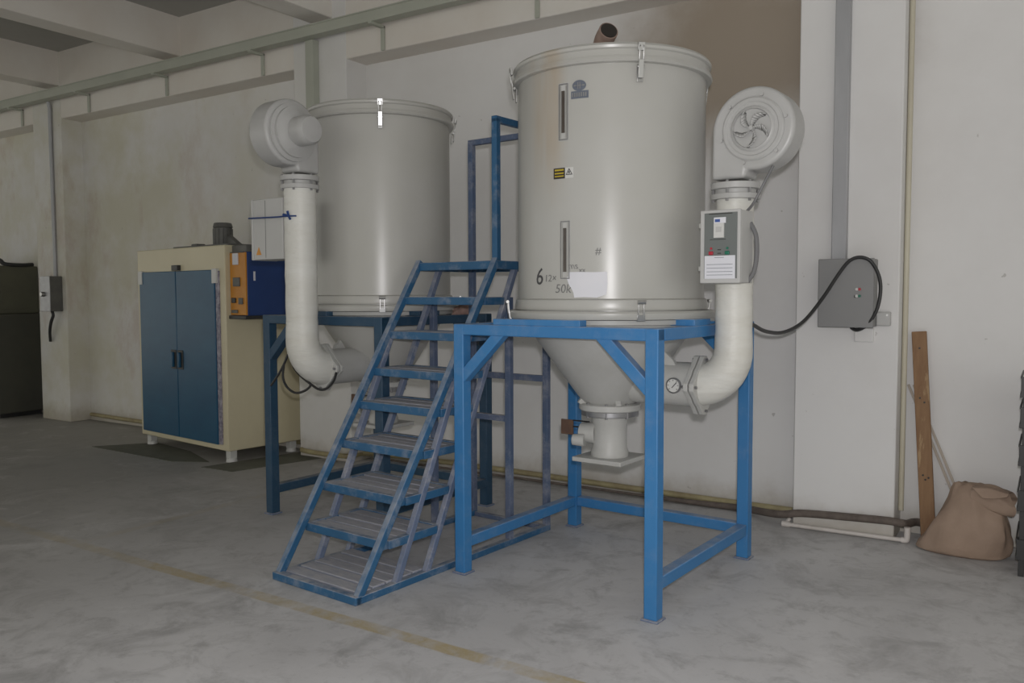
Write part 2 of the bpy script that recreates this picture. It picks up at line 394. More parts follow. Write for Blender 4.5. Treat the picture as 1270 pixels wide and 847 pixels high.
def latch(root, R, z, a, top):
    """chrome toggle latch on the barrel at angle a (0 = local -y, towards +x)"""
    ex = Vector((math.cos(a), math.sin(a), 0)); n = Vector((math.sin(a), -math.cos(a), 0)); uz = Vector((0, 0, 1))
    def p(u, v, w): return n*(R+w)+ex*u+uz*(z+v)
    b = B()
    if top:
        b.bar(p(0, -0.10, 0.004), p(0, -0.03, 0.004), 0.030, 0.006, n)
        b.bar(p(0, -0.085, 0.018), p(0, 0.0, 0.030), 0.026, 0.006, n)
        b.tube([p(-.010, -0.02, .024), p(-.010, .055, .040), p(-.004, .072, .030)], 0.0035, 6)
        b.tube([p(.010, -0.02, .024), p(.010, .055, .040), p(.004, .072, .030)], 0.0035, 6)
        b.bar(p(0, 0.040, 0.028), p(0, 0.078, 0.034), 0.034, 0.012, n)
        b.cyl(p(-.018, -.03, .016), p(.018, -.03, .016), 0.008, n=10)
    else:
        b.bar(p(-.013, -0.045, 0.012), p(-.013, 0.03, 0.018), 0.007, 0.008, n)
        b.bar(p(.013, -0.045, 0.012), p(.013, 0.03, 0.018), 0.007, 0.008, n)
        b.cyl(p(-.020, .030, .022), p(.020, .030, .022), 0.010, n=10)
        b.bar(p(0, -0.062, 0.006), p(0, -0.03, 0.010), 0.040, 0.014, n)
    return b.build('latch', 'chrome', root, bev=0.0015)

def patch(R, a0, a1, z0, z1, mt, name, root, n=6, poly=None):
    """thin curved sheet on a barrel; angles measured like latch(); poly in 0..1 gives its outline"""
    b = B()
    def P(u, v, r): a = a0+(a1-a0)*u; return Vector((math.sin(a)*r, -math.cos(a)*r, z0+(z1-z0)*v))
    if poly:
        f = [b.bm.verts.new((u, v, 0)) for u, v in poly]; b.bm.faces.new(f)
        for k in range(1, 2*n):
            bmesh.ops.bisect_plane(b.bm, geom=b.bm.verts[:]+b.bm.edges[:]+b.bm.faces[:], plane_co=(k/(2*n), 0, 0), plane_no=(1, 0, 0))
        for q in b.bm.verts: q.co = P(q.co.x, q.co.y, R)
    else:
        for i in range(n):
            u0, u1 = i/n, (i+1)/n
            b.bm.faces.new([b.bm.verts.new(P(*q, R)) for q in ((u0, 0), (u1, 0), (u1, 1), (u0, 1))])
        bmesh.ops.remove_doubles(b.bm, verts=b.bm.verts, dist=1e-5)
    r = bmesh.ops.extrude_face_region(b.bm, geom=b.bm.faces[:])
    for v in r['geom']:
        if isinstance(v, bmesh.types.BMVert): v.co += Vector((v.co.x, v.co.y, 0)).normalized()*0.0015
    return b.build(name, mt, root)

def curved_text(body, R, a, z, size, mt, name, root, slant=0.0):
    cu = bpy.data.curves.new('lettering', 'FONT'); cu.body = body; cu.size = size; cu.align_x = 'CENTER'; cu.align_y = 'CENTER'
    cu.extrude = 0.0006; cu.shear = slant; cu.resolution_u = 3
    t = bpy.data.objects.new('lettering', cu); COL.objects.link(t)
    dg = bpy.context.evaluated_depsgraph_get(); me = bpy.data.meshes.new_from_object(t.evaluated_get(dg))
    bpy.data.objects.remove(t)
    for v in me.vertices:
        q = a+v.co.x/R; r = R+0.0012+v.co.z; v.co = Vector((math.sin(q)*r, -math.cos(q)*r, z+v.co.y))
    me.name = name; me.materials.clear(); me.materials.append(mat[mt])
    o = bpy.data.objects.new(name, me); COL.objects.link(o); o.parent = root
    return o

def sight_glass(root, R, a, z0, z1):
    w = 0.026/R
    f = patch(R-0.004, a-w, a+w, z0, z1, 'castgrey', 'sight_glass', root)
    md = f.modifiers.new('thick', 'SOLIDIFY'); md.thickness = 0.012; md.offset = 0
    g = patch(R+0.0045, a-w*0.34, a+w*0.34, z0+0.035, z1-0.035, 'glass', 'pane', f)
    for s in (-1, 1):
        patch(R+0.004, a+s*w*0.66-w*0.12, a+s*w*0.66+w*0.12, z0+0.010, z1-0.010, 'chrome', 'rim', f)
        patch(R+0.003, a+s*w*0.93-w*0.07, a+s*w*0.93+w*0.07, z0, z1, 'steel', 'frame_edge', f)
    for zz in (z0, z1-.006): patch(R+0.003, a-w, a+w, zz, zz+.006, 'steel', 'frame_edge', f)
    return f

def dryer(name, label, loc, rz, R, z0, ztop, rp, zb, box, handle_dir, bmat):
    """local frame: air inlet towards +x, blower inlet face towards -y; z0 = seat on the stand"""
    t = thing(name, label, 'hopper dryer', loc, rz, None)
    body = B().lathe([(0, z0+.04), (R-.002, z0+.04), (R-.002, z0+.1), (R, z0+.1), (R, ztop-.09), (R-.001, ztop-.05), (0, ztop-.05)], 96).build('barrel', bmat, t)
    B().lathe([(R-.01, z0+.046), (R+.017, z0+.046), (R+.019, z0+.062), (R+.014, z0+.095), (R+.001, z0+.102), (R-.01, z0+.102)], 96).build('collar', bmat, t)
    B().lathe([(R-.03, z0), (R+.055, z0), (R+.058, z0+.012), (R+.058, z0+.030), (R+.05, z0+.040), (R-.03, z0+.040)], 96).build('base_flange', bmat, t)
    B().lathe([(R-.16, z0+.002), (R-.02, z0+.002), (R+.03, z0-.004), (R+.03, z0-.026), (R-.02, z0-.030), (R-.16, z0-.030)], 72).build('seat_ring', 'castgrey', t)
    B().lathe([(R-.01, ztop-.092), (R+.026, ztop-.090), (R+.032, ztop-.082), (R+.028, ztop-.066), (R+.016, ztop-.062), (R+.014, ztop-.030),
               (R+.024, ztop-.024), (R+.027, ztop-.012), (R+.018, ztop), (R-.02, ztop+.004), (0, ztop+.03)], 96).build('lid', bmat, t)
    for k in (-135, -45, 45, 135):
        latch(t, R+.012, ztop-.085, math.radians(k), True)
        latch(t, R+.046, z0+.055, math.radians(k), False)
    # cone and discharge gate
    B().lathe([(R-.012, z0+.02), (R-.012, z0-.005), (.160, .925), (.128, .900), (.128, .880), (0, .880)], 72).build('cone', 'castgrey' if bmat == 'barrel' else bmat, t)
    for k in range(4):
        a = math.radians(45+90*k); c, s = math.cos(a), math.sin(a)
        B().bar((c*.135, s*.135, .905), (c*.165, s*.165, .93), 0.03, 0.05).build('lug', 'castgrey', t, bev=.004)
    nf = B().lathe([(0, .905), (.158, .905), (.167, .900), (.167, .872), (.160, .866), (0, .866)], 56).build('neck_flange', 'castgrey', t)
    gp = B().lathe([(0, .866), (.155, .866), (.155, .838), (.0, .838)], 56).build('gate_plate', 'steel', t, bev=.002)
    for k in range(8):
        a = math.radians(22.5+45*k); B().cyl((.148*math.cos(a), .148*math.sin(a), .832), (.148*math.cos(a), .148*math.sin(a), .91), .009, n=6).build('bolt', 'steel', nf)
    gb = B().lathe([(0, .838), (.098, .838), (.098, .80), (.094, .79), (.094, .66), (.102, .64), (.102, .612), (0, .612)], 48).build('outlet_neck', 'castgrey', t)
    B().box(-.15, .15, -.15, .15, .588, .613).build('outlet_plate', 'castgrey', t, bev=.004)
    hx, hy = handle_dir; H = Vector((hx, hy, 0)); Sd = Vector((-hy, hx, 0)); uz = Vector((0, 0, 1))
    sv = B().cyl(H*.06+uz*.735+Sd*.04, H*.150+uz*.735+Sd*.06, .062, .050, 20).build('side_valve', 'castgrey', t, bev=.004)
    B().cyl(H*.10+uz*.70+Sd*.10, H*.165+uz*.70+Sd*.12, .036, .030, 14).build('valve_cap', 'castgrey', sv, bev=.004)
    hd = B()
    for dz in (-.03, .015, .05):
        hd.tube([H*.13+uz*(.735+dz), H*.23+uz*(.735+dz), H*.27+uz*(.735+dz*.8)], .005, 6)
    hd = hd.build('slide_rod', 'black', t)
    B().bar(H*.235+uz*.745, H*.315+uz*.745, .012, .085).build('rusty_tab', 'rust', hd, bev=.003)
    # hot air inlet
    zi = 1.032; xf = .530
    B().cyl((.16, 0, zi), (xf-.01, 0, zi), .114, n=40).build('inlet_duct', 'castgrey', t)
    B().prism([(.30, zi+.09), (.42, zi+.09), (.40, zi+.125), (.355, zi+.165)], lambda p: (p[0], -.055, p[1]), lambda p: (p[0], -.03, p[1])).build('gusset', 'castgrey', t)
    gx = .435
    gg = B().lathe([(0, -.100), (.036, -.100), (.040, -.112), (.040, -.126), (.036, -.130), (.034, -.124), (0, -.124)], 32, (gx, 0, zi+.003), 'y').build('gauge', 'steel', t)
    B().cyl((gx, -.122, zi+.003), (gx, -.1265, zi+.003), .033, n=28).build('dial', 'whiteplastic', gg)
    B().bar((gx-.006, -.1275, zi-.008), (gx+.018, -.1275, zi+.018), .004, .002, (0, 1, 0)).build('needle', 'ink', gg)
    for k in range(7):
        a = math.radians(-40+k*43.3); B().bar((gx+.024*math.cos(a), -.127, zi+.003+.024*math.sin(a)), (gx+.030*math.cos(a), -.127, zi+.003+.030*math.sin(a)), .003, .002, (0, 1, 0)).build('tick', 'ink', gg)
    for q, x in enumerate((xf-.02, xf+.012)):
        pts = []
        for k in range(4):
            a = math.radians(90*k+90); pts += [(0.150*math.cos(a+d), 0.150*math.sin(a+d)) for d in (-.12, -.04, .04, .12)]
            a2 = a+PI/4; pts += [(.1195*math.cos(a2+d), .1195*math.sin(a2+d)) for d in (-.25, -.08, .08, .25)]
        B().prism(pts, lambda p: (x-.012, p[0], zi+p[1]), lambda p: (x+.012, p[0], zi+p[1])).build('duct_flange', 'castgrey', t, bev=.003)
    for k in range(4):
        a = math.radians(90*k+90); B().cyl((xf-.045, .130*math.cos(a), zi+.130*math.sin(a)), (xf+.036, .130*math.cos(a), zi+.130*math.sin(a)), .008, n=6).build('bolt', 'steel', t)
    xp = .700; re = .19
    path = [(xf+.015, 0, zi)] + [(xp-re+re*math.sin(a), 0, zi+re-re*math.cos(a)) for a in [math.radians(90*i/10) for i in range(11)]]
    nn = 14; zt_ = zb-.32
    rs = [rp*(1.16-.14*max(0, (i-3)/9)) for i in range(len(path))]
    for i in range(1, nn+1): path.append((xp, 0, zi+re+(zt_-zi-re)*i/nn)); rs.append(rp*(1+.018*math.sin(i*2.3)))
    B().tube(path, rs, 32).build('blower_pipe', 'wrap', t, ang=60)
    zf = zb-.32
    pf = B().lathe([(0, zf), (.118, zf), (.118, zf+.026), (.098, zf+.028), (.098, zf+.048), (.118, zf+.050), (.118, zf+.080), (0, zf+.080)], 40, (xp, 0, 0)).build('pipe_flange', 'fangrey', t, bev=.002)
    for k in range(6):
        a = math.radians(30+60*k); B().cyl((xp+.107*math.cos(a), .107*math.sin(a), zf-.012), (xp+.107*math.cos(a), .107*math.sin(a), zf+.088), .008, n=6).build('bolt', 'steel', pf)
    # blower
    bl = bpy.data.objects.new('blower', None); COL.objects.link(bl); bl.parent = t
    cx = xp+.115; cz = zb
    sc = []
    for i in range(41):
        a = math.radians(178-i*(278/40.0)); r = .205-.014*(i/40.0); sc.append((cx+r*math.cos(a), cz+r*math.sin(a)))
    lo = cz-.225
    sc += [(xp+.078, lo), (xp-.092, lo)]
    B().prism(sc, lambda p: (p[0], -.082, p[1]), lambda p: (p[0], .082, p[1])).build('volute', 'fangrey', bl, bev=.022, seg=4)
    B().lathe([(0, -.080), (.150, -.080), (.150, -.088), (.142, -.094), (.128, -.094), (.122, -.089), (.108, -.089), (.102, -.097), (.094, -.100), (.090, -.090), (0, -.086)], 56, (cx, 0, cz), 'y').build('inlet_cover', 'fangrey', bl)
    for k in range(5):
        b = B(); a0 = math.radians(100+72*k); n = 8
        top = []; bot = []
        for i in range(n+1):
            u = i/n; rad = .008+.080*u; tw = a0-1.05*u*u
            w = .95*math.sin(PI*min(1, .12+u*.88))**.7*.55
            top.append((rad*math.cos(tw), rad*math.sin(tw))); bot.append((rad*math.cos(tw-w), rad*math.sin(tw-w)))
        for i in range(n):
            f = [(cx+top[i][0], -.110, cz+top[i][1]), (cx+top[i+1][0], -.112, cz+top[i+1][1]), (cx+bot[i+1][0], -.088, cz+bot[i+1][1]), (cx+bot[i][0], -.090, cz+bot[i][1])]
            b.bm.faces.new([b.bm.verts.new(q) for q in f])
        bmesh.ops.remove_doubles(b.bm, verts=b.bm.verts, dist=1e-5)
        v = b.build('vane', 'fangrey', bl); md = v.modifiers.new('thick', 'SOLIDIFY'); md.thickness = .004
    B().cyl((cx, -.086, cz), (cx, -.116, cz), .014, .010, 16).build('hub', 'fangrey', bl)
    B().lathe([(0, .078), (.172, .078), (.172, .098), (.150, .104), (.150, .122), (.128, .128), (.112, .142), (.088, .146), (.088, .205), (.085, .240), (.074, .258), (.04, .264), (0, .264)], 48, (cx, 0, cz), 'y').build('motor', 'fangrey', bl)
    for k in range(6):
        a = math.radians(60*k+15); B().cyl((cx+.161*math.cos(a), -.076, cz+.161*math.sin(a)), (cx+.161*math.cos(a), -.094, cz+.161*math.sin(a)), .009, n=8).build('screw', 'fangrey', bl)
    # control box strapped to the pipe
    bx0, bx1, by0, by1, bz0, bz1 = box
    cb = B().box(bx0, bx1, by0+.022, by1, bz0, bz1).build('control_box', 'boxgrey', t, bev=.004)
    dr = B()
    dr.box(bx0-.002, bx1+.002, by0, by0+.020, bz0-.002, bz1+.002).build('box_door', 'boxgrey', cb, bev=.004)
    w, h = bx1-bx0, bz1-bz0
    pn = B().box(bx0+.02, bx1-.012, by0-.004, by0+.004, bz0+.02, bz1-.012).build('panel', 'panelgrey', cb, bev=.001)
    def on(name, mt, u0, u1, v0, v1, d=.008, bev=.001): return B().box(bx0+u0*w, bx0+u1*w, by0-d, by0, bz0+v0*h, bz0+v1*h).build(name, mt, cb, bev=bev)
    on('display', 'whiteplastic', .36, .62, .62, .82, .012); on('display_header', 'paper', .36, .66, .82, .90, .010)
    on('logo', 'inkblue', .39, .52, .835, .875, .012)
    on('display_screen', 'boxgrey', .42, .56, .70, .77, .014)
    on('print_line', 'dark', .22, .82, .945, .955, .0055); on('print_line', 'dark', .25, .66, .595, .602, .0055)
    for nm, mt, u in (('stop_button', 'red', .29), ('start_button', 'green', .70)):
        B().box(bx0+(u-.055)*w, bx0+(u+.055)*w, by0-.013, by0, bz0+.385*h, bz0+.435*h).build(nm, mt, cb, bev=.003)
        B().cyl((bx0+u*w, by0-.006, bz0+.475*h), (bx0+u*w, by0, bz0+.475*h), .006, n=12).build('lamp', mt, cb)
    for v in (.40, .45): on('print_line', 'dark', .45, .54, v, v+.012, .0055)
    on('notice', 'paper', .12, .90, .055, .375, .006)
    for v in (.345, .25, .20, .15, .105): on('print_line', 'greyprint', .18 if v < .3 else .38, .84 if v < .3 else .62, v, v+.006, .0068, 0)
    for v in (.2, .8): B().box(bx0-.012, bx0, by0+.004, by0+.018, bz0+v*h-.012, bz0+v*h+.012).build('hinge', 'chrome', cb, bev=.002)
    return t, bl, cb

FA, RA = -0.062, -0.058
FZ = 1.372; RZ = 1.392
BIGD, bigbl, bigbox = dryer('hopper_dryer', 'large cream-grey hopper dryer on the bright blue stand, handwritten 6 on its barrel',
      (-2.02, 4.125, 0), FA, 0.498, FZ, 2.690, 0.090, 2.275, (.632, .824, -.255, -.085, 1.548, 1.885), (-1, 0), 'barrel')
REAR, rearbl, rearbox = dryer('hopper_dryer', 'cream-grey hopper dryer on the dark navy stand beside the oven',
      (-3.882, 4.378, 0), RA-PI/2, 0.470, RZ, 2.718, 0.098, 2.465, (.575, .765, -.40, -.09, 1.72, 2.10), (0, -1), 'barrel2')

# things on the big barrel (angles: pixel rays met with the barrel, turned into its own frame)
Rb = 0.498
def on_barrel(px, py):
    d = ray(px, py); ox, oy = CAM[0]+2.02, CAM[1]-4.125
    A = d[0]**2+d[1]**2; Bq = 2*(ox*d[0]+oy*d[1]); C = ox*ox+oy*oy-Rb*Rb
    tt = (-Bq-math.sqrt(max(0, Bq*Bq-4*A*C)))/(2*A); x, y, z = ox+tt*d[0], oy+tt*d[1], 1.5+tt*d[2]
    return math.atan2(x, -y)-FA, z
a, zA = on_barrel(699, 104); _, zB = on_barrel(699, 174); sight_glass(BIGD, Rb, a, zB, zA); aS = a; z1S, z0S = zA, zB
a, zA = on_barrel(701, 274); _, zB = on_barrel(701, 346); sight_glass(BIGD, Rb, a, zB, zA)
sight_glass(REAR, 0.470, aS, z0S, z1S); sight_glass(REAR, 0.470, a, zB, zA)
# maker's oval and strip
a0, zz = on_barrel(710, 107); a1, _ = on_barrel(727, 107)
ov = [(0.5+.5*math.cos(2*PI*k/24), 0.5+.5*math.sin(2*PI*k/24)) for k in range(24)]
lg = patch(Rb+.0008, a0, a1, zz-.026, zz+.026, 'greyprint', 'oval_emblem', BIGD, poly=ov)
for u0, u1, v0, v1 in ((.12, .30, .44, .56), (.40, .46, .2, .8), (.54, .60, .2, .8), (.70, .90, .44, .56), (.34, .66, .46, .54)):
    patch(Rb+.0028, a0+(a1-a0)*u0, a0+(a1-a0)*u1, zz-.026+.052*v0, zz-.026+.052*v1, 'steel', 'emblem_stroke', lg, 2)
a0, zz = on_barrel(708.5, 118.5); a1, _ = on_barrel(730, 118.5)
sp_ = patch(Rb+.0008, a0, a1, zz-.018, zz+.018, 'greyprint', 'name_strip', BIGD)
for k in range(7):
    u = .07+.125*k; patch(Rb+.0028, a0+(a1-a0)*u, a0+(a1-a0)*(u+.075), zz-.010, zz+.010, 'steel', 'strip_mark', sp_, 1)
# yellow and black warning sticker
a0, zz = on_barrel(687, 216); a1, _ = on_barrel(701, 216); a2, _ = on_barrel(711.5, 216)
st_ = patch(Rb+.0008, a0, a1, zz-.026, zz+.026, 'dark', 'warning_sticker', BIGD)
for k, (v, hgt) in enumerate(((.016, .008), (.000, .007), (-.014, .006))): patch(Rb+.0028, a0+(a1-a0)*.12, a1-(a1-a0)*.1, zz+v-hgt/2, zz+v+hgt/2, 'yellow', 'sticker_line', st_, 2)
s2 = patch(Rb+.0008, a1, a2, zz-.026, zz+.026, 'whiteplastic', 'warning_sticker', BIGD)
patch(Rb+.0028, a1, a2, zz-.022, zz+.024, 'ink', 'warning_triangle', s2, poly=[(.1, .25), (.9, .25), (.5, .95), (.5, .80), (.78, .33), (.22, .33), (.5, .80), (.5, .95)])
patch(Rb+.0028, a1, a2, zz-.022, zz+.024, 'ink', 'warning_mark', s2, poly=[(.44, .40), (.56, .40), (.58, .62), (.42, .62)])
# torn white paper and marker writing
a0, zt2 = on_barrel(703, 337.5); a1, zb2 = on_barrel(753.5, 369)
patch(Rb+.0010, a0, a1, zb2, zt2, 'paper', 'torn_paper', BIGD, poly=[(.06, 1), (0, .78), (.05, .55), (.14, .32), (.18, .18), (.20, 0), (.45, .02), (.75, 0), (.97, .12), (1, .5), (.99, 1), (.7, .985), (.35, 1)])
for body, px, py, size, sl in (('6', 669, 344, .120, .12), ('12×', 682.5, 345.5, .050, .1), ('50k', 698, 358.5, .062, .15),
                               ('ms', 711.5, 330, .045, -.2), ('xx', 722, 335, .035, 0), ('#', 742, 311.5, .05, 0)):
    a, zz = on_barrel(px, py); curved_text(body, Rb, a, zz, size, 'ink' if body == '6' else 'faintink', 'marker_writing', BIGD, sl)
# exhaust pipe on the big lid
def to_local(root, v):
    return (Matrix.Translation(root.location) @ Matrix.Rotation(root.rotation_euler[2], 4, 'Z')).inverted() @ Vector(v)
em = atY(755, 38, 4.05)
ep = B().tube([to_local(BIGD, q) for q in bez([em, em+Vector((-.055, .05, -.035)), em+Vector((-.085, .085, -.09)), em+Vector((-.09, .09, -.22))], 6)], .052, 24).build('exhaust_pipe', 'rustpipe', BIGD)
B().tube([to_local(BIGD, em+Vector((-.012, .011, -.008))), to_local(BIGD, em+Vector((.003, -.0027, .002)))], .045, 24).build('pipe_mouth', 'dark', ep)

# cables that belong to the dryers
B().tube(bez([(.90, -.04, 2.10), (.865, -.06, 2.02), (.82, -.07, 1.93), (.80, -.12, 1.88)], 8), .007, 8).build('motor_cable', 'greycable', BIGD)
B().tube(bez([(.822, -.12, 1.83), (.850, -.12, 1.77), (.855, -.12, 1.68), (.842, -.12, 1.60), (.815, -.13, 1.552)], 8), .011, 10).build('loop_cable', 'greycable', BIGD)
for pts in (((336, 478), (345, 465), (352, 452), (357, 440)), ((352, 452), (351, 468), (356, 480), (366, 487), (377, 485), (385, 478), (380, 470)), ((361, 447), (366, 458), (375, 468), (385, 476), (396, 483), (406, 481), (414, 472), (417, 462))):
    B().tube([to_local(REAR, q) for q in bez([atY(x, y, 3.80) for x, y in pts], 6)], .008, 8).build('loop_cable', 'black', REAR)
tie = B().tube(bez([(.775, -.41, 1.985), (.79, -.25, 1.98), (.802, -.09, 1.975), (.808, .0, 1.975), (.78, .06, 1.975)], 6), .005, 8).build('blue_tie', 'ctrlblue', REAR)
for dz, dx in ((.03, .0), (-.02, .012), (.01, -.02)): B().tube([(.806, .02, 1.975), (.815, .02+dx*2, 1.975+dz)], .008, 6).build('knot', 'ctrlblue', tie)
B().prism([(-.35, 1.75), (-.30, 1.75), (-.325, 1.80)], lambda p: (.7655, p[0], p[1]), lambda p: (.7675, p[0], p[1])).build('orange_triangle', 'orange', rearbox)
B().box(.7652, .7660, -.258, -.254, 1.73, 2.09).build('seam', 'panelgrey', rearbox)

# ------------------------------------------------------------ stands
def stand(name, label, loc, rz, w, d, H, mt, lw, braces, seat):
    t = thing(name, label, 'stand', loc, rz)
    for sx in (-1, 1):
        for sy in (-1, 1):
            x, y = sx*w/2, sy*d/2
            lg = B().box(x-lw/2, x+lw/2, y-lw/2, y+lw/2, 0.008, H-.001).build('leg', mt, t, bev=.005)
            B().box(x-lw*.66, x+lw*.66, y-lw*.66, y+lw*.66, 0, .010).build('foot_plate', 'stairdust', lg, bev=.002)
    h = .058
    for s in (-1, 1):
        B().box(-w/2-lw/2, w/2+lw/2, s*d/2-lw/2+.001, s*d/2+lw/2-.001, H-h, H).build('top_rail', mt, t, bev=.005)
        B().box(s*w/2-lw/2+.001, s*w/2+lw/2-.001, -d/2+lw/2, d/2-lw/2, H-h, H-.0005).build('top_rail', mt, t, bev=.005)
        B().box(s*w/2-lw/2+.004, s*w/2+lw/2-.004, -d/2+lw/2, d/2-lw/2, .14, .20).build('bottom_rail', mt, t, bev=.005)
        for q in braces[s]:
            B().bar((s*(w/2-.015), q*d/2, H-.285), (s*(w/2-.285), q*d/2, H-.025), lw*.86, .058).build('corner_brace', mt, t, bev=.004)
    B().box(-w/2+lw/2, w/2-lw/2, d/2-lw/2+.004, d/2+lw/2-.004, .14, .20).build('bottom_rail', mt, t, bev=.005)
    B().box(seat[0], seat[1], -d/2-lw/2+.003, -d/2+lw/2, H-.001, H+.0305).build('seat_bar', mt, t, bev=.003)
    B().box(w/2-.10, w/2+lw/2-.003, -.20, -.01, H-.001, H+.0305).build('seat_block', mt, t, bev=.003)
    B().box(-w/2-lw/2+.003, -w/2+.10, -.10, .12, H-.001, H+.0305).build('seat_block', mt, t, bev=.003)
    B().box(-.12, .12, d/2-lw/2, d/2+lw/2-.003, H-.001, H+.0305).build('seat_bar', mt, t, bev=.003)
    return t
stand('steel_stand', 'bright blue square steel stand under the large hopper', (-2.03, 4.12, 0), FA, 1.129, 1.126, 1.342, 'blue', .066, {-1: (-1, 1), 1: (-1, 1)}, (-.335, .185))
stand('steel_stand', 'dark navy square steel stand under the hopper nearer the oven', (-3.898, 4.365, 0), RA, 1.057, 1.020, 1.362, 'navy', .066, {-1: (-1, 1), 1: (1,)}, (-.12, .07))

# ------------------------------------------------------------ stairs
st = thing('steel_stairs', 'dusty blue steel step ladder with handrail between the two hoppers', 'stairs', (-3.394, 2.974, 0), -0.081)
SW = .604
def fy(z): return .04+1.07*z/1.69
def ry(z): return .49+.81*z/1.68
for x in (0, SW):
    B().bar((x, fy(0)-.03, 0.01), (x, fy(1.70)-.005, 1.70), .038, .040, (0, -1, .6)).build('stringer', 'stair', st, bev=.004)
    B().bar((x, .27, 0.01), (x, .86, 1.27), .034, .036, (0, -1, .6)).build('brace', 'stairdust', st, bev=.004)
    B().bar((x, ry(0), 0.01), (x, ry(1.67), 1.67), .034, .034, (0, -1, .6)).build('stringer', 'stairdust', st, bev=.004)
    B().box(x-.02, x+.02, -.005, 1.632, 0, .038).build('base_rail', 'stair', st, bev=.004)
for i, z in enumerate((.265, .462, .680, .887, 1.070, 1.280, 1.482)):
    y0, y1 = fy(z)-.015, ry(z)-.005
    tr = B().box(.0, SW, y0, y0+.032, z-.046, z)
    tr.box(.0, SW, y1-.032, y1, z-.046, z-.001); tr.box(-.012, .022, y0+.03, y1-.03, z-.046, z-.002); tr.box(SW-.022, SW+.012, y0+.03, y1-.03, z-.046, z-.002)
    tr = tr.build('tread', 'stair', st, bev=.003)
    n = 4; wd = (y1-y0-.06)/n
    for k in range(n):
        B().box(.02, SW-.02, y0+.032+k*wd+.005, y0+.028+(k+1)*wd-.003, z-.024, z-.004+random.uniform(-.003, .003)).build('slat', 'slat', tr, bev=.003)
tr = B().box(-.02, SW+.02, -.012, .03, 0, .042).build('tread', 'stair', st, bev=.004)
for k in range(5):
    B().box(.02, SW-.02, .045+k*.095, .045+k*.095+.082, .018, .046+random.uniform(-.004, .004)).build('slat', 'slat', tr, bev=.004)
ZP = 1.692
pl = B().box(-.02, SW+.02, 1.09, 1.13, ZP-.05, ZP).box(-.02, SW+.02, 1.595, 1.633, ZP-.05, ZP).box(-.02, .02, 1.12, 1.60, ZP-.05, ZP).box(SW-.02, SW+.02, 1.12, 1.60, ZP-.05, ZP).build('platform', 'stair', st, bev=.004)
for k in range(5): B().box(.015, SW-.015, 1.132+k*.093, 1.132+k*.093+.086, ZP-.022, ZP-.003).build('slat', 'slat', pl, bev=.003)
for x, y, z0, z1 in ((SW, 1.228, .03, 1.48), (0, 1.228, .03, 1.48), (SW, 1.613, .0, 2.50), (0, 1.613, 0, 2.50), (SW, 1.112, ZP-.05, 2.50)):
    B().box(x-.019, x+.019, y-.019, y+.019, z0, z1).build('post', 'stairworn' if y > 1.2 else 'stair', st, bev=.003)
B().box(SW-.019, SW+.019, 1.093, 1.632, 2.478, 2.514).build('handrail', 'stair', st, bev=.003)
B().box(-.019, SW-.02, 1.595, 1.631, 2.478, 2.514).build('handrail', 'stairworn', st, bev=.003)
B().box(.018, SW-.018, 1.600, 1.626, .945, .985).build('cross_bar', 'stairworn', st, bev=.003)
B().box(.018, SW-.018, 1.212, 1.244, .740, .776).build('cross_bar', 'stairworn', st, bev=.003)
B().box(.018, SW-.018, 1.598, 1.632, .0, .03).build('cross_bar', 'stairworn', st, bev=.003)

# ------------------------------------------------------------ oven
ov_ = thing('drying_oven', 'cream sheet-metal oven with two blue doors and a motor on top', 'oven', (-6.11, 4.84, 0), -0.115)
OW, OD, OT = 1.56, .78, 1.935
ob = B().box(-OW, 0, 0, OD, .105, OT).build('cabinet_body', 'oven', ov_, bev=.008)
dl, dm, drr = -1.49, -.80, -.095
for x0, x1, hs in ((dl, dm-.004, 1), (dm+.004, drr-.045, -1)):
    d_ = B().box(x0, x1, -.022, .004, .155, 1.72).build('door', 'ovenblue', ov_, bev=.006)
    hx = (x1-.055) if hs > 0 else (x0+.055)
    hb = B().box(hx-.05, hx+.05, -.028, -.02, .80, .98).build('handle', 'blackmetal', d_, bev=.004)
    B().box(hx-.016, hx+.016, -.050, -.026, .82, .96).build('grip', 'ovenblue', hb, bev=.006)
B().box(drr-.043, drr+.012, -.012, .003, .16, 1.71).build('peeling_film', 'film', ov_, bev=.002)
for x in (dl-.01, drr-.075): B().box(x, x+.075, -.030, .002, 1.60, 1.73).build('white_tape', 'whiteplastic', ov_, bev=.002)
B().box(dm-.05, dm+.06, -.035, .004, 1.725, 1.775).build('door_catch', 'blackmetal', ov_, bev=.005)
for x in (-OW+.07, -.07):
    for y in (.07, OD-.07):
        f_ = B().box(x-.035, x+.035, y-.035, y+.035, .03, .108).build('foot', 'whiteplastic', ov_, bev=.004)
        B().cyl((x, y, 0), (x, y, .034), .05, .045, 16).build('pad', 'whiteplastic', f_)
mo = B().cyl((-.60, .36, OT), (-.60, .36, OT+.20), .085, n=28).cyl((-.60, .36, OT+.20), (-.60, .36, OT+.245), .092, .08, 28).build('top_motor', 'motor', ov_, bev=.006)
for k in range(12):
    a = 2*PI*k/12; B().bar((-.60+.086*math.cos(a), .36+.086*math.sin(a), OT+.02), (-.60+.086*math.cos(a), .36+.086*math.sin(a), OT+.19), .010, .008).build('cooling_fin', 'motor', mo)
B().prism([(0, 0), (.26, 0), (.02, .13)], lambda p: (-.53+p[0], .34, OT+p[1]), lambda p: (-.53+p[0], .40, OT+p[1])).build('motor_bracket', 'motor', ov_, bev=.003)
B().box(-1.05, -.10, .10, .62, OT-.002, OT+.022).build('top_plate', 'motor', ov_, bev=.004)
B().box(-.90, -.80, .2, .3, OT+.02, OT+.05).build('top_vent', 'motor', ov_, bev=.01)
cc = B().box(.004, .25, .06, .60, 1.315, 1.87).build('control_cabinet', 'ctrlblue', ov_, bev=.005)
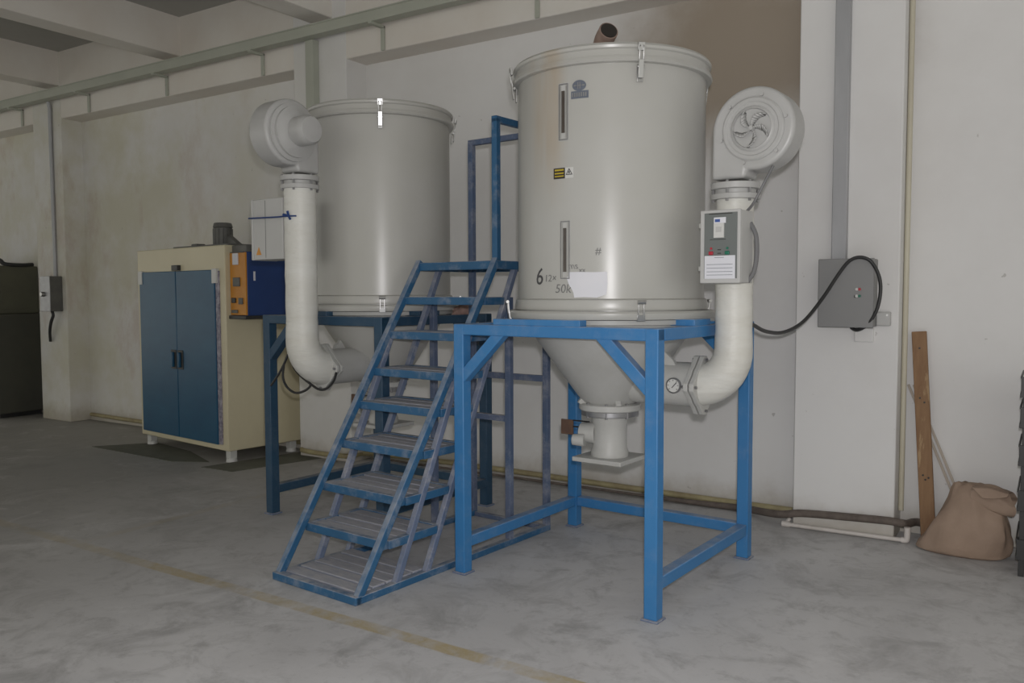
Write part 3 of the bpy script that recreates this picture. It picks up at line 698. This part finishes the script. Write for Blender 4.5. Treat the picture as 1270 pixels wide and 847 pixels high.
B().box(.008, .246, .045, .062, 1.32, 1.865).build('orange_panel', 'orange', cc, bev=.003)
for u0, u1, v0, v1, mt, nm in ((.06, .14, .80, .98, 'paper', 'warning_sticker'), (.06, .16, .46, .60, 'motor', 'temperature_display'), (.03, .09, .20, .28, 'blackmetal', 'knob'),
                          (.14, .20, .18, .28, 'motor', 'switch'), (.03, .12, .04, .09, 'motor', 'label_strip'), (.03, .22, .985, 1.0, 'motor', 'top_strip')):
    B().box(.004+u0, .004+u1, .033, .047, 1.315+.555*v0, 1.315+.555*v1).build(nm, mt, cc, bev=.003)
B().box(.0, .262, .03, .62, 1.285, 1.316).build('base_shelf', 'blackmetal', cc, bev=.003)
B().box(.02, .24, .06, .35, 1.868, 1.93).build('cable_box', 'motor', cc, bev=.006)
B().box(.2495, .2515, .12, .14, 1.62, 1.70).build('white_label', 'paper', cc)
m1 = B().prism([(-7.95, 4.66), (-6.62, 4.62), (-6.30, 4.78), (-6.9, 5.02), (-7.6, 5.14)], lambda p: (p[0], p[1], 0), lambda p: (p[0], p[1], .004)).build('floor_patch', 'mat')  # thin dark shape laid flat on the floor before the oven
tag(m1, 'dark flat patch on the floor below the blue oven doors', 'mat')  # 'mat' only groups the dark floor patches; what they are is open
m2 = B().prism([(-6.18, 4.60), (-5.80, 4.62), (-5.55, 5.56), (-5.98, 5.56)], lambda p: (p[0], p[1], 0), lambda p: (p[0], p[1], .004)).build('floor_patch', 'mat')  # second thin dark shape, along the oven's right side
tag(m2, 'dark flat patch on the floor along the side of the cream oven', 'mat')  # 'mat' only groups the dark floor patches; what they are is open

# ------------------------------------------------------------ machine in the far bay
mc = thing('machine_cabinet', 'olive-grey steel machine cabinet behind the stained pillar', 'machine', (-10.75, 5.16, 0))
B().box(-1.6, .10, -.05, .52, .06, 1.27).build('lower_body', 'oliveD', mc, bev=.01)
B().box(-1.6, .02, .0, .50, 1.272, 1.86).build('upper_body', 'olive', mc, bev=.01)
B().box(.018, .024, .05, .42, 1.33, 1.78).build('side_panel', 'olive', mc, bev=.002)
B().box(-.004, .028, -.004, .022, 1.28, 1.80).build('corner_strip', 'yellowpipe', mc, bev=.002)
B().box(-1.55, .0, .0, .50, .0, .062).build('plinth', 'blackmetal', mc)
B().tube(bez([(-.4, .1, 1.90), (-.1, .1, 1.93), (.0, .12, 1.88), (.03, .3, 1.87), (.0, .45, 1.88)], 6), .025, 8).build('top_hose', 'black', mc)

# ------------------------------------------------------------ cable tray, conduits, switch boxes
tr_ = thing('cable_tray', 'long grey-green cable trunking running along the top of the wall', 'trunking', (0, 0, 0))
TY, TZ = 5.335, 3.742
B().box(-16, -1.0, TY-.05, TY+.05, TZ, TZ+.085).build('trunking', 'tray', tr_, bev=.004)
B().box(-16, -1.0, TY-.054, TY+.054, TZ+.085, TZ+.097).build('trunking_cover', 'tray', tr_, bev=.003)
for x in (-10.54, -9.12, -7.71, -6.26, -4.78, -3.27):
    br = B().box(x-.018, x+.018, TY-.06, PF-.003, TZ-.022, TZ)
    br.box(x-.018, x+.018, PF-.02, PF-.003, ZB-.0, TZ-.004)
    br.build('bracket', 'tray', tr_, bev=.002)
dz_ = thing('drop_trunking', 'grey trunking dropping down the pillar behind the rear hopper', 'trunking', (-5.58, PF-.045, 0))
B().box(-.045, .045, -.03, .04, 1.9, TZ-.001).build('channel', 'tray', dz_, bev=.003)
B().box(-.048, .048, -.036, -.029, 1.9, TZ-.001).build('cover', 'tray', dz_, bev=.002)
pv = tag(B().box(-1.145, -1.06, PF-.06, PF-.003, 1.70, ZC).build('drop_trunking', 'zinc', bev=.004), 'galvanised trunking running down the white pillar to the grey switch box', 'trunking')
tag(B().tube([(-.748, PF+.14, .16), (-.748, PF+.14, 2.2), (-.748, PF+.14, ZC)], .016, 12).build('conduit', 'cornerpipe'), 'pale yellowed conduit running up the side of the white pillar', 'conduit')
lc = tag(B().tube([(-9.90, PF-.02, 1.72), (-9.90, PF-.025, 3.68), (-9.90, PF-.04, 3.75)], .022, 14).build('conduit', 'zinc'), 'steel conduit running down the stained pillar to a small switch box', 'conduit')
sb = thing('switch_box', 'small dark switch box on the stained pillar', 'switch box', (-9.895, PF, 1.31))
B().box(-.105, .105, -.15, -.005, 0, .41).build('case', 'motor', sb, bev=.006)
B().box(-.108, .108, -.158, -.150, .0, .41).build('cover', 'steel', sb, bev=.003)
B().cyl((-.03, -.157, .20), (-.03, -.19, .20), .03, .025, 16).build('switch_knob', 'chrome', sb, bev=.003)
B().tube(bez([(.0, -.08, .0), (.02, -.08, -.05), (-.03, -.08, -.13), (-.10, -.06, -.24), (-.15, -.03, -.36)], 6), .018, 8).build('cable_tail', 'black', sb)

bs = thing('switch_box', 'grey steel switch box with red and green lamps on the white pillar', 'switch box', (-1.04, PF, 1.295))
B().box(-.155, .155, -.14, -.003, 0, .405).build('case', 'switchgrey', bs, bev=.006)
B().box(-.158, .158, -.152, -.140, -.003, .408).build('cover', 'switchgrey', bs, bev=.004)
for z, mt in ((.225, 'red'), (.185, 'green')):
    for x in (.065, .080): B().cyl((x, -.151, z), (x, -.160, z), .0085, n=12).build('lamp', mt if x > .07 else 'whiteplastic', bs)
B().box(.05, .058, -.156, -.150, .175, .19).build('key_lock', 'blackmetal', bs)
jb = thing('junction_box', 'pale junction box on the white pillar beside the grey switch box', 'socket', (-.845, PF, 1.30))
B().box(-.04, .04, -.045, -.003, 0, .085).build('case', 'boxgrey', jb, bev=.008)
B().cyl((.022, -.044, .065), (.022, -.049, .065), .006, n=10).build('screw', 'chrome', jb)
jp = tag(B().box(-1.01, -.90, PF-.022, PF-.003, 1.20, 1.285).build('wall_plate', 'wall', bev=.006), 'painted blank plate below the grey switch box', 'plate')
# black lead from the big dryer to the grey box: hangs, climbs over the box and curls back into its foot
lead = []
for px, py, Y in ((934, 403, 4.22), (950, 411, 4.45), (972, 412, 4.75), (996, 399, 5.00), (1020, 370, 5.18), (1040, 340, 5.26), (1053, 324, 5.27), (1066, 319, 5.275), (1080, 324, 5.28),
                  (1090, 342, 5.30), (1092, 362, 5.30), (1087, 385, 5.30), (1076, 402, 5.31), (1064, 409, 5.33), (1056, 406, 5.36)):
    lead.append(atY(px, py, Y))
lead = [Vector((-1.33, 4.02, 1.37)), Vector((-1.27, 4.05, 1.36))] + lead + [lead[-1]+Vector((0, .02, .03))]
tag(B().tube(bez(lead, 6), .0105, 10).build('power_lead', 'black'), 'black power lead looping from the big dryer over the grey switch box', 'cable')

# ------------------------------------------------------------ pipes at the foot of the wall
yp = bez([(-9.66, W-.03, .07), (-8.6, W-.028, .06), (-7.0, W-.03, .07), (-5.95, W-.035, .06), (-5.80, PF-.035, .06), (-5.25, PF-.035, .06), (-5.10, W-.035, .055), (-3.8, W-.03, .06), (-2.6, W-.03, .05), (-1.9, W-.03, .045), (-1.42, W-.03, .045)], 6)
tag(B().tube(yp, .022, 10).build('wall_pipe', 'yellowpipe'), 'yellowed pipe lying along the foot of the wall', 'pipe')
hp = bez([(-5.05, W-.085, .022), (-4.6, W-.085, .022), (-3.3, W-.08, .022), (-2.2, W-.085, .022), (-1.75, W-.09, .03), (-1.46, PF-.02, .07), (-1.30, PF-.032, .10), (-1.05, PF-.032, .115), (-.80, PF-.032, .125), (-.725, PF-.015, .118), (-.70, PF+.06, .10), (-.665, W-.06, .085), (-.58, W-.04, .07), (-.45, W-.035, .045)], 8)
tag(B().tube(hp, [.010 + .014*min(1, max(0, (q.x+2.6)/.9)) for q in hp], 12).build('hose', 'hose'), 'dirty brown hose along the wall, climbing across the white pillar foot', 'hose')
dp = thing('drain_pipe', 'white plastic drain pipe on the floor before the white pillar', 'pipe', (-1.40, PF-.04, 0))
B().tube([(.0, .0, .018), (.70, .012, .020)], .0135, 14).build('run', 'pvc', dp)
B().tube(bez([(.68, .012, .020), (.705, .012, .022), (.712, .012, .04), (.712, .012, .10)], 5), .018, 14).build('elbow', 'pvc', dp)
B().tube([(-.02, .0, .019), (.03, .0, .019)], .019, 14).build('end_socket', 'pvc', dp)
B().tube([(.0, .0, .018), (.02, .03, .05)], .012, 12).build('branch', 'pvc', dp)

# ------------------------------------------------------------ plank, battens, sack, rack
pk = thing('wood_plank', 'worn brown wooden board leaning against the wall beside the sack', 'plank', (0, 0, 0))
p0 = Vector((-.590, 5.580, .0)); p1 = Vector((-.678, 5.655, 1.262))
pb = B().bar(p0+Vector((0, 0, .012)), p1, .082, .030, (0, -1, 0)).build('board', 'wood', pk, bev=.003)
for f_, dx in ((.03, .02), (.035, -.015), (.30, .018), (.31, -.012), (.29, .0), (.66, .014), (.68, -.01), (.92, .0)):
    q = p0.lerp(p1, f_)+Vector((dx, -.012, 0)); B().cyl(q, q+Vector((0, -.008, 0)), .006, n=8).build('nail', 'dark', pk)
for dx, lb in ((0, 'pale thin batten leaning behind the wooden board'), (.03, 'pale thin batten leaning behind the brown sack')):
    a_ = Vector((-.36+dx, 5.66, .0)); b_ = Vector((-.735+dx, 5.684, .93))
    tag(B().bar(a_, b_, .014, .012, (0, -1, 0)).build('batten', 'stick', bev=.002), lb, 'batten')

def sack():
    t = thing('sack', 'crumpled brown kraft sack slumped against the wall', 'sack', (-.37, 5.42, 0))
    n = 64; rows = 30; b = B(); rng = random.Random(3); ph = [rng.uniform(0, 6.28) for _ in range(12)]
    #        h      cx     rx     ry
    key = [(0.000, -.010, .185, .120), (.012, -.015, .215, .140), (.05, -.012, .222, .150), (.11, .005, .210, .150), (.18, .020, .185, .140),
           (.25, .030, .155, .122), (.31, .030, .130, .095), (.36, .022, .110, .068), (.395, .015, .088, .040), (.405, .010, .06, .02)]
    rings = []
    for i in range(rows):
        u = i/(rows-1)*(len(key)-1); k = min(int(u), len(key)-2); f = u-k
        h, cx, rx, ry = (key[k][j]*(1-f)+key[k+1][j]*f for j in range(4))
        ring = []
        for q in range(n):
            a = 2*PI*q/n; c, s = math.cos(a), math.sin(a)
            sq = (abs(c)**3.2+abs(s)**3.2)**(-1/3.2)
            sq = .55*sq+.45
            wr = 1+.030*math.sin(3*a+ph[0]+9*h)+.022*math.sin(7*a+ph[1]-14*h)+.014*math.sin(13*a+ph[2]+22*h)
            cr = .5+.5*math.sin(9*a+ph[4]+3*math.sin(2*a+ph[5])); wr += (.05*cr**3-.02)*min(1, h/.15)
            wr += .018*math.sin(31*h+4*a+ph[6])*min(1, h/.08)
            if h < .02: wr = 1
            lf = max(0, -c)**2*.052*math.exp(-h/.055)
            ring.append(b.bm.verts.new((cx+rx*c*sq*wr-lf, ry*s*sq*wr, max(0, h+(.008*math.sin(5*a+ph[3]) if h > .1 else 0)))))
        rings.append(ring)
    for A, C in zip(rings, rings[1:]):
        for q in range(n): b.bm.faces.new((A[q], A[(q+1) % n], C[(q+1) % n], C[q]))
    b.bm.faces.new(rings[0][::-1]); b.bm.faces.new(rings[-1])
    b.build('sack_body', 'sack', t, ang=50)
    # mouth folded over to the right
    m = B(); N2 = 28; rows2 = 12; rg = []
    for i in range(rows2):
        u = i/(rows2-1); x = .015+.205*u; zc = .345-.03*u*u; rz_ = .052+.018*math.sin(PI*u)+.012*u; ry_ = .075+.02*math.sin(PI*u*.8)
        ring = []
        for q in range(N2):
            a = 2*PI*q/N2
            w = 1+.10*math.sin(3*a+2.2*u+.5)+.06*math.sin(6*a-5*u)
            ring.append(m.bm.verts.new((x+.018*math.sin(2*a+1)*(u if u > .5 else 0), -.015+ry_*math.cos(a)*w, zc+rz_*math.sin(a)*w)))
        rg.append(ring)
    inner = [m.bm.verts.new(v.co*0.0+Vector((v.co.x-.05, -.015+(v.co.y+.015)*.8, .318+(v.co.z-.318)*.75))) for v in rg[-1]]
    rg.append(inner)
    for A, C in zip(rg, rg[1:]):
        for q in range(N2): m.bm.faces.new((A[q], A[(q+1) % N2], C[(q+1) % N2], C[q]))
    m.bm.faces.new(rg[0][::-1]); m.bm.faces.new(inner)
    m.build('folded_mouth', 'sack', t, ang=40)
    f2 = B(); f2.prism([(.02, .405), (.11, .412), (.205, .392), (.195, .372), (.13, .355), (.075, .352)], lambda p: (p[0], -.118+(.412-p[1])*-.25, p[1]), lambda p: (p[0], -.085, p[1]+.004)).build('torn_flap', 'sack', t, bev=.006)
sack()

rk = thing('shelf_rack', 'black metal rack with pale trays beside the brown sack', 'rack', (-.118, 5.10, 0))
for x in (.02, .66):
    for y in (.02, .38): B().box(x-.014, x+.014, y-.014, y+.014, 0, 1.02).build('upright', 'blackmetal', rk, bev=.002)
for z in (.10, .36, .60, .80, .96):
    sh = B().box(0, .68, 0, .40, z, z+.018).build('shelf', 'blackmetal', rk, bev=.002)
    B().box(.008, .67, .01, .39, z+.018, z+.085).build('pale_tray', 'boxgrey', sh, bev=.006)
    B().box(-.004, .684, -.006, .0, z-.01, z+.10).box(-.008, .0, -.006, .40, z-.01, z+.014).box(-.008, .0, -.006, .40, z+.09, z+.104).build('edge_frame', 'blackmetal', sh, bev=.002)

# crumpled rag left on the navy stand
rg_ = B(); rr = random.Random(11); n = 28; rows = 9; rings = []
for i in range(rows):
    u = i/(rows-1); ring = []
    for q in range(n):
        a = 2*PI*q/n; k = (1-u*u*.85)*(1+.16*math.sin(3*a+4*u)+.10*math.sin(7*a-6*u))
        ring.append(rg_.bm.verts.new((.040*math.cos(a)*k, .115*math.sin(a)*k, .075*u+.010*math.sin(5*a+9*u)*u)))
    rings.append(ring)
for A, C in zip(rings, rings[1:]):
    for q in range(n): rg_.bm.faces.new((A[q], A[(q+1) % n], C[(q+1) % n], C[q]))
rg_.bm.faces.new(rings[0][::-1]); rg_.bm.faces.new(rings[-1])
rag = rg_.build('rag', 'ragcloth', ang=70); rag.location = (-3.352, 4.62, 1.3615); rag.rotation_euler = (0, 0, RA)
tag(rag, 'crumpled reddish brown rag lying on the navy stand', 'rag')
